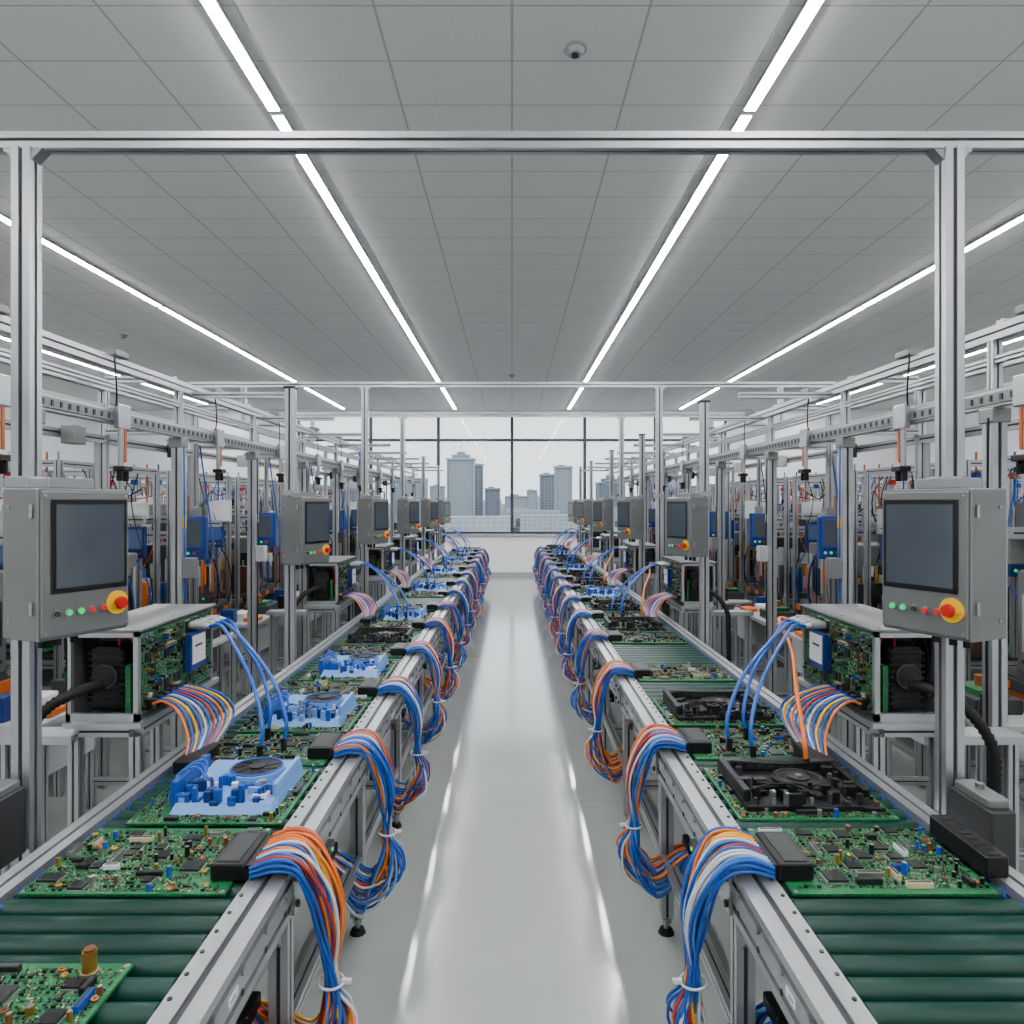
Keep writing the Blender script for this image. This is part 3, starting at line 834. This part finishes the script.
    for k in range(4):
        x = rnd.uniform(-W,W-.15); z = rnd.uniform(1.36,1.6)
        b.box(x,x+rnd.uniform(.08,.2),L-.1,L-.02,z,z+rnd.uniform(.1,.2),rnd.choice(('panel_light','white_plastic','panel_grey')),.005)
    x = rnd.uniform(-.05,.15); z = 1.28
    b.box(x,x+.19,-L-.07,-L-.03,z,z+.24,'blue_dark',.006)
    b.box(x+.02,x+.17,-L-.074,-L-.07,z+.07,z+.22,'screen_blue')
    for k in range(4): b.cyl((x+.035+k*.04,-L-.07,z+.035),(x+.035+k*.04,-L-.078,z+.035),.009,rnd.choice(('white_plastic','red','green_lamp')),8)
    b.box(x+.08,x+.12,-L-.03,-L+.02,z+.1,z+.16,'steel')
    b.extr('z',ZT,z+.4,(x+.1,-L+.02),.03,.03)
    for k in range(10):
        x = rnd.uniform(-W,W); y = rnd.uniform(-L,L); c = rnd.choice(('cable_blue','rubber','rubber','cable_red','cable_white','rubber','cable_orange') if k<8 else ('rubber',))
        b.tube([(x,y,1.93),(x+rnd.uniform(-.1,.1),y+.05,1.7),(x+rnd.uniform(-.15,.15),y+rnd.uniform(-.1,.1),1.35),(x+rnd.uniform(-.1,.1),y,1.1),(x+rnd.uniform(-.08,.08),y,ZT)],.0042,c,5,4)
    for k in range(4):
        y = rnd.uniform(-L+.1,L-.1); c = rnd.choice(('cable_blue','rubber','rubber','cable_red'))
        b.tube([(W,y,1.3),(W+.06,y+.03,1.15),(W+.07,y+.06,.95),(W+.03,y+.1,.8)],.006,c,6,5)
    return b
SB = [station(i) for i in range(1,5)]
SL = [s.mesh('st_l%d'%i) for i,s in enumerate(SB)]; SR = [s.mesh('st_r%d'%i,True) for i,s in enumerate(SB)]
k = 0
for x in (3.05,4.95,6.9):
    y = 3.3 if x < 4 else 4.3
    while y < 15:
        place(SL[(k*3+1)%4],'assembly_station',(-x,y,0)); place(SR[(k*3+2)%4],'assembly_station',(x,y,0))
        y += 1.32 if x < 6 else 1.6; k += 1

def bench():
    b = MB()
    b.box(-.15,.16,-.45,.45,.70,.73,'panel_light',.004)
    for x in (-.13,.14):
        for y in (-.41,.41):
            b.extr('z',.0,.70,(x,y),.04,.04)
    for y in (-.41,.41): b.extr('x',-.11,.12,(y,.15),.035,.035)
    b.box(-.14,.15,-.38,-.02,.48,.70,'panel_light',.006)
    b.box(-.06,.06,-.39,-.38,.58,.60,'steel')
    b.box(-.12,.10,.05,.30,.73,.80,'slot_dark',.005); b.box(-.10,.02,-.30,-.1,.73,.79,'white_plastic',.005)
    b.box(.03,.14,-.35,-.2,.73,.76,'orange',.004)
    b.box(-.13,-.02,-.42,-.34,.73,.84,'blue_dark',.004)
    b.box(-.08,.06,.08,.26,.80,.83,'pcb'); b.cyl((-.02,.16,.83),(-.02,.16,.88),.03,'copper',14)
    b.cyl((.1,.38,.73),(.1,.38,.85),.03,'black_plastic',16)
    return b
bb = bench().mesh('bench')
for y in (3.5,4.8,6.05,7.35,8.55,9.8,11.05):
    place(bb,'work_table',(-2.22,y,0)); place(bb,'work_table',(2.22,y,0),math.pi)

# ------------------------------------------------------------------ city outside
def city_mat(name, c1, c2, sc):
    m = bpy.data.materials.new(name); m.use_nodes = True; nt = m.node_tree; b = nt.nodes['Principled BSDF']
    tc = nt.nodes.new('ShaderNodeTexCoord'); mp = nt.nodes.new('ShaderNodeMapping'); mp.inputs['Rotation'].default_value = (math.pi/2,0,0)
    nt.links.new(tc.outputs['Object'], mp.inputs[0])
    br = nt.nodes.new('ShaderNodeTexBrick'); br.offset = 0; br.inputs['Scale'].default_value = sc
    br.inputs['Color1'].default_value = (*c1,1); br.inputs['Color2'].default_value = (*[v*.88 for v in c1],1); br.inputs['Mortar'].default_value = (*c2,1)
    br.inputs['Mortar Size'].default_value = .09; br.inputs['Row Height'].default_value = .6; br.inputs['Brick Width'].default_value = .8
    nt.links.new(mp.outputs[0], br.inputs['Vector']); nt.links.new(br.outputs['Color'], b.inputs['Base Color'])
    b.inputs['Roughness'].default_value = .95
    b.inputs['Specular IOR Level'].default_value = .1
    MATS[name] = m
city_mat('tower_a',(.26,.295,.33),(.33,.36,.39),1.1)  # city colours have distance haze mixed in as pale blue-grey
city_mat('tower_b',(.17,.20,.24),(.23,.26,.30),.9)
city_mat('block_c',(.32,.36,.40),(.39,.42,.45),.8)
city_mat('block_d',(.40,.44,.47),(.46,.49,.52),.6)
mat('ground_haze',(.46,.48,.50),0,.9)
feet = []
def tower(x0,x1,yd,top,m,crown=False):
    b = MB(); s = yd/700
    X0,X1 = (x0-512)*s,(x1-512)*s; zt = CAMZ+(503-top)*s; w = X1-X0
    b.box(-w/2,w/2,0,w*.8,-40,zt,m)
    for q in (0,4):
        xq = -w/2+w*q/4
        b.box(max(-w/2,xq-.12)-.05,min(w/2,xq+.12)+.05,-.35,0,-40,zt,'block_c' if m=='tower_a' else 'tower_a')
    b.box(-w/2-.2,w/2+.2,-.4,w*.8,zt-.4,zt,'block_c')
    if crown:
        b.box(-w*.32,w*.32,w*.1,w*.6,zt,zt+w*.14,m); b.box(-w*.15,w*.15,w*.2,w*.5,zt+w*.14,zt+w*.25,m); b.cyl((0,w*.3,zt+w*.2),(0,w*.3,zt+w*.5),w*.012,m,6)
    else:
        b.box(-w*.3,w*.1,w*.1,w*.5,zt,zt+w*.08,m)
    feet.append((X0,X1,yd,yd+w*.8))
    place(b.mesh('office_tower'),'office_tower',((X0+X1)/2,yd,0))
tower(447,474,150,458,'tower_a',True); tower(474,483,165,464,'tower_b')
tower(485,500,190,488,'tower_b'); tower(540,556,180,474,'tower_b'); tower(555,572,150,466,'tower_a')
tower(505,528,230,496,'block_c'); tower(395,425,220,478,'tower_a'); tower(598,625,200,482,'tower_b',True); tower(330,360,200,470,'tower_a')
tower(655,685,190,475,'tower_a',True); tower(527,537,260,490,'block_c'); tower(430,444,240,486,'block_c')
b = MB(); rr = random.Random(3)
for k in range(600):
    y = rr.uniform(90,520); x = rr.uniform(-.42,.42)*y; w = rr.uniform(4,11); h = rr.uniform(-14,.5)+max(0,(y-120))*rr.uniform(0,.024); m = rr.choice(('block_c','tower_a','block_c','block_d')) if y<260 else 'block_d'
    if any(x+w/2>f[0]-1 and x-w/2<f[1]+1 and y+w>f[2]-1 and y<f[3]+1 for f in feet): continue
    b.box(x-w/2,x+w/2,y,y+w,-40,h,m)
place(b.mesh('city_blocks'),'city_blocks')
b = MB(); b.box(-600,600,30,900,-40.5,-40,'ground_haze'); place(b.mesh('city_ground'),'city_ground')

# ------------------------------------------------------------------ world
w = bpy.data.worlds.new('overcast'); scene.world = w; w.use_nodes = True
nt = w.node_tree; bg = nt.nodes['Background']
tc = nt.nodes.new('ShaderNodeTexCoord'); sp = nt.nodes.new('ShaderNodeSeparateXYZ'); cr = nt.nodes.new('ShaderNodeValToRGB')
nt.links.new(tc.outputs['Generated'], sp.inputs[0]); nt.links.new(sp.outputs['Z'], cr.inputs[0])
cr.color_ramp.elements[0].position = 0; cr.color_ramp.elements[0].color = (.73,.77,.81,1)
cr.color_ramp.elements[1].position = .5; cr.color_ramp.elements[1].color = (.81,.855,.90,1)
nt.links.new(cr.outputs[0], bg.inputs[0]); bg.inputs[1].default_value = 2.7

# ------------------------------------------------------------------ camera
cam = bpy.data.cameras.new('camera'); co = bpy.data.objects.new('camera', cam); COL.objects.link(co)
co.location = (0,0,CAMZ); co.rotation_euler = (math.pi/2,0,0)
cam.sensor_width = 36; cam.lens = 700/1024*36; cam.shift_y = -9/1024; cam.clip_end = 2000; cam.clip_start = .05
scene.camera = co
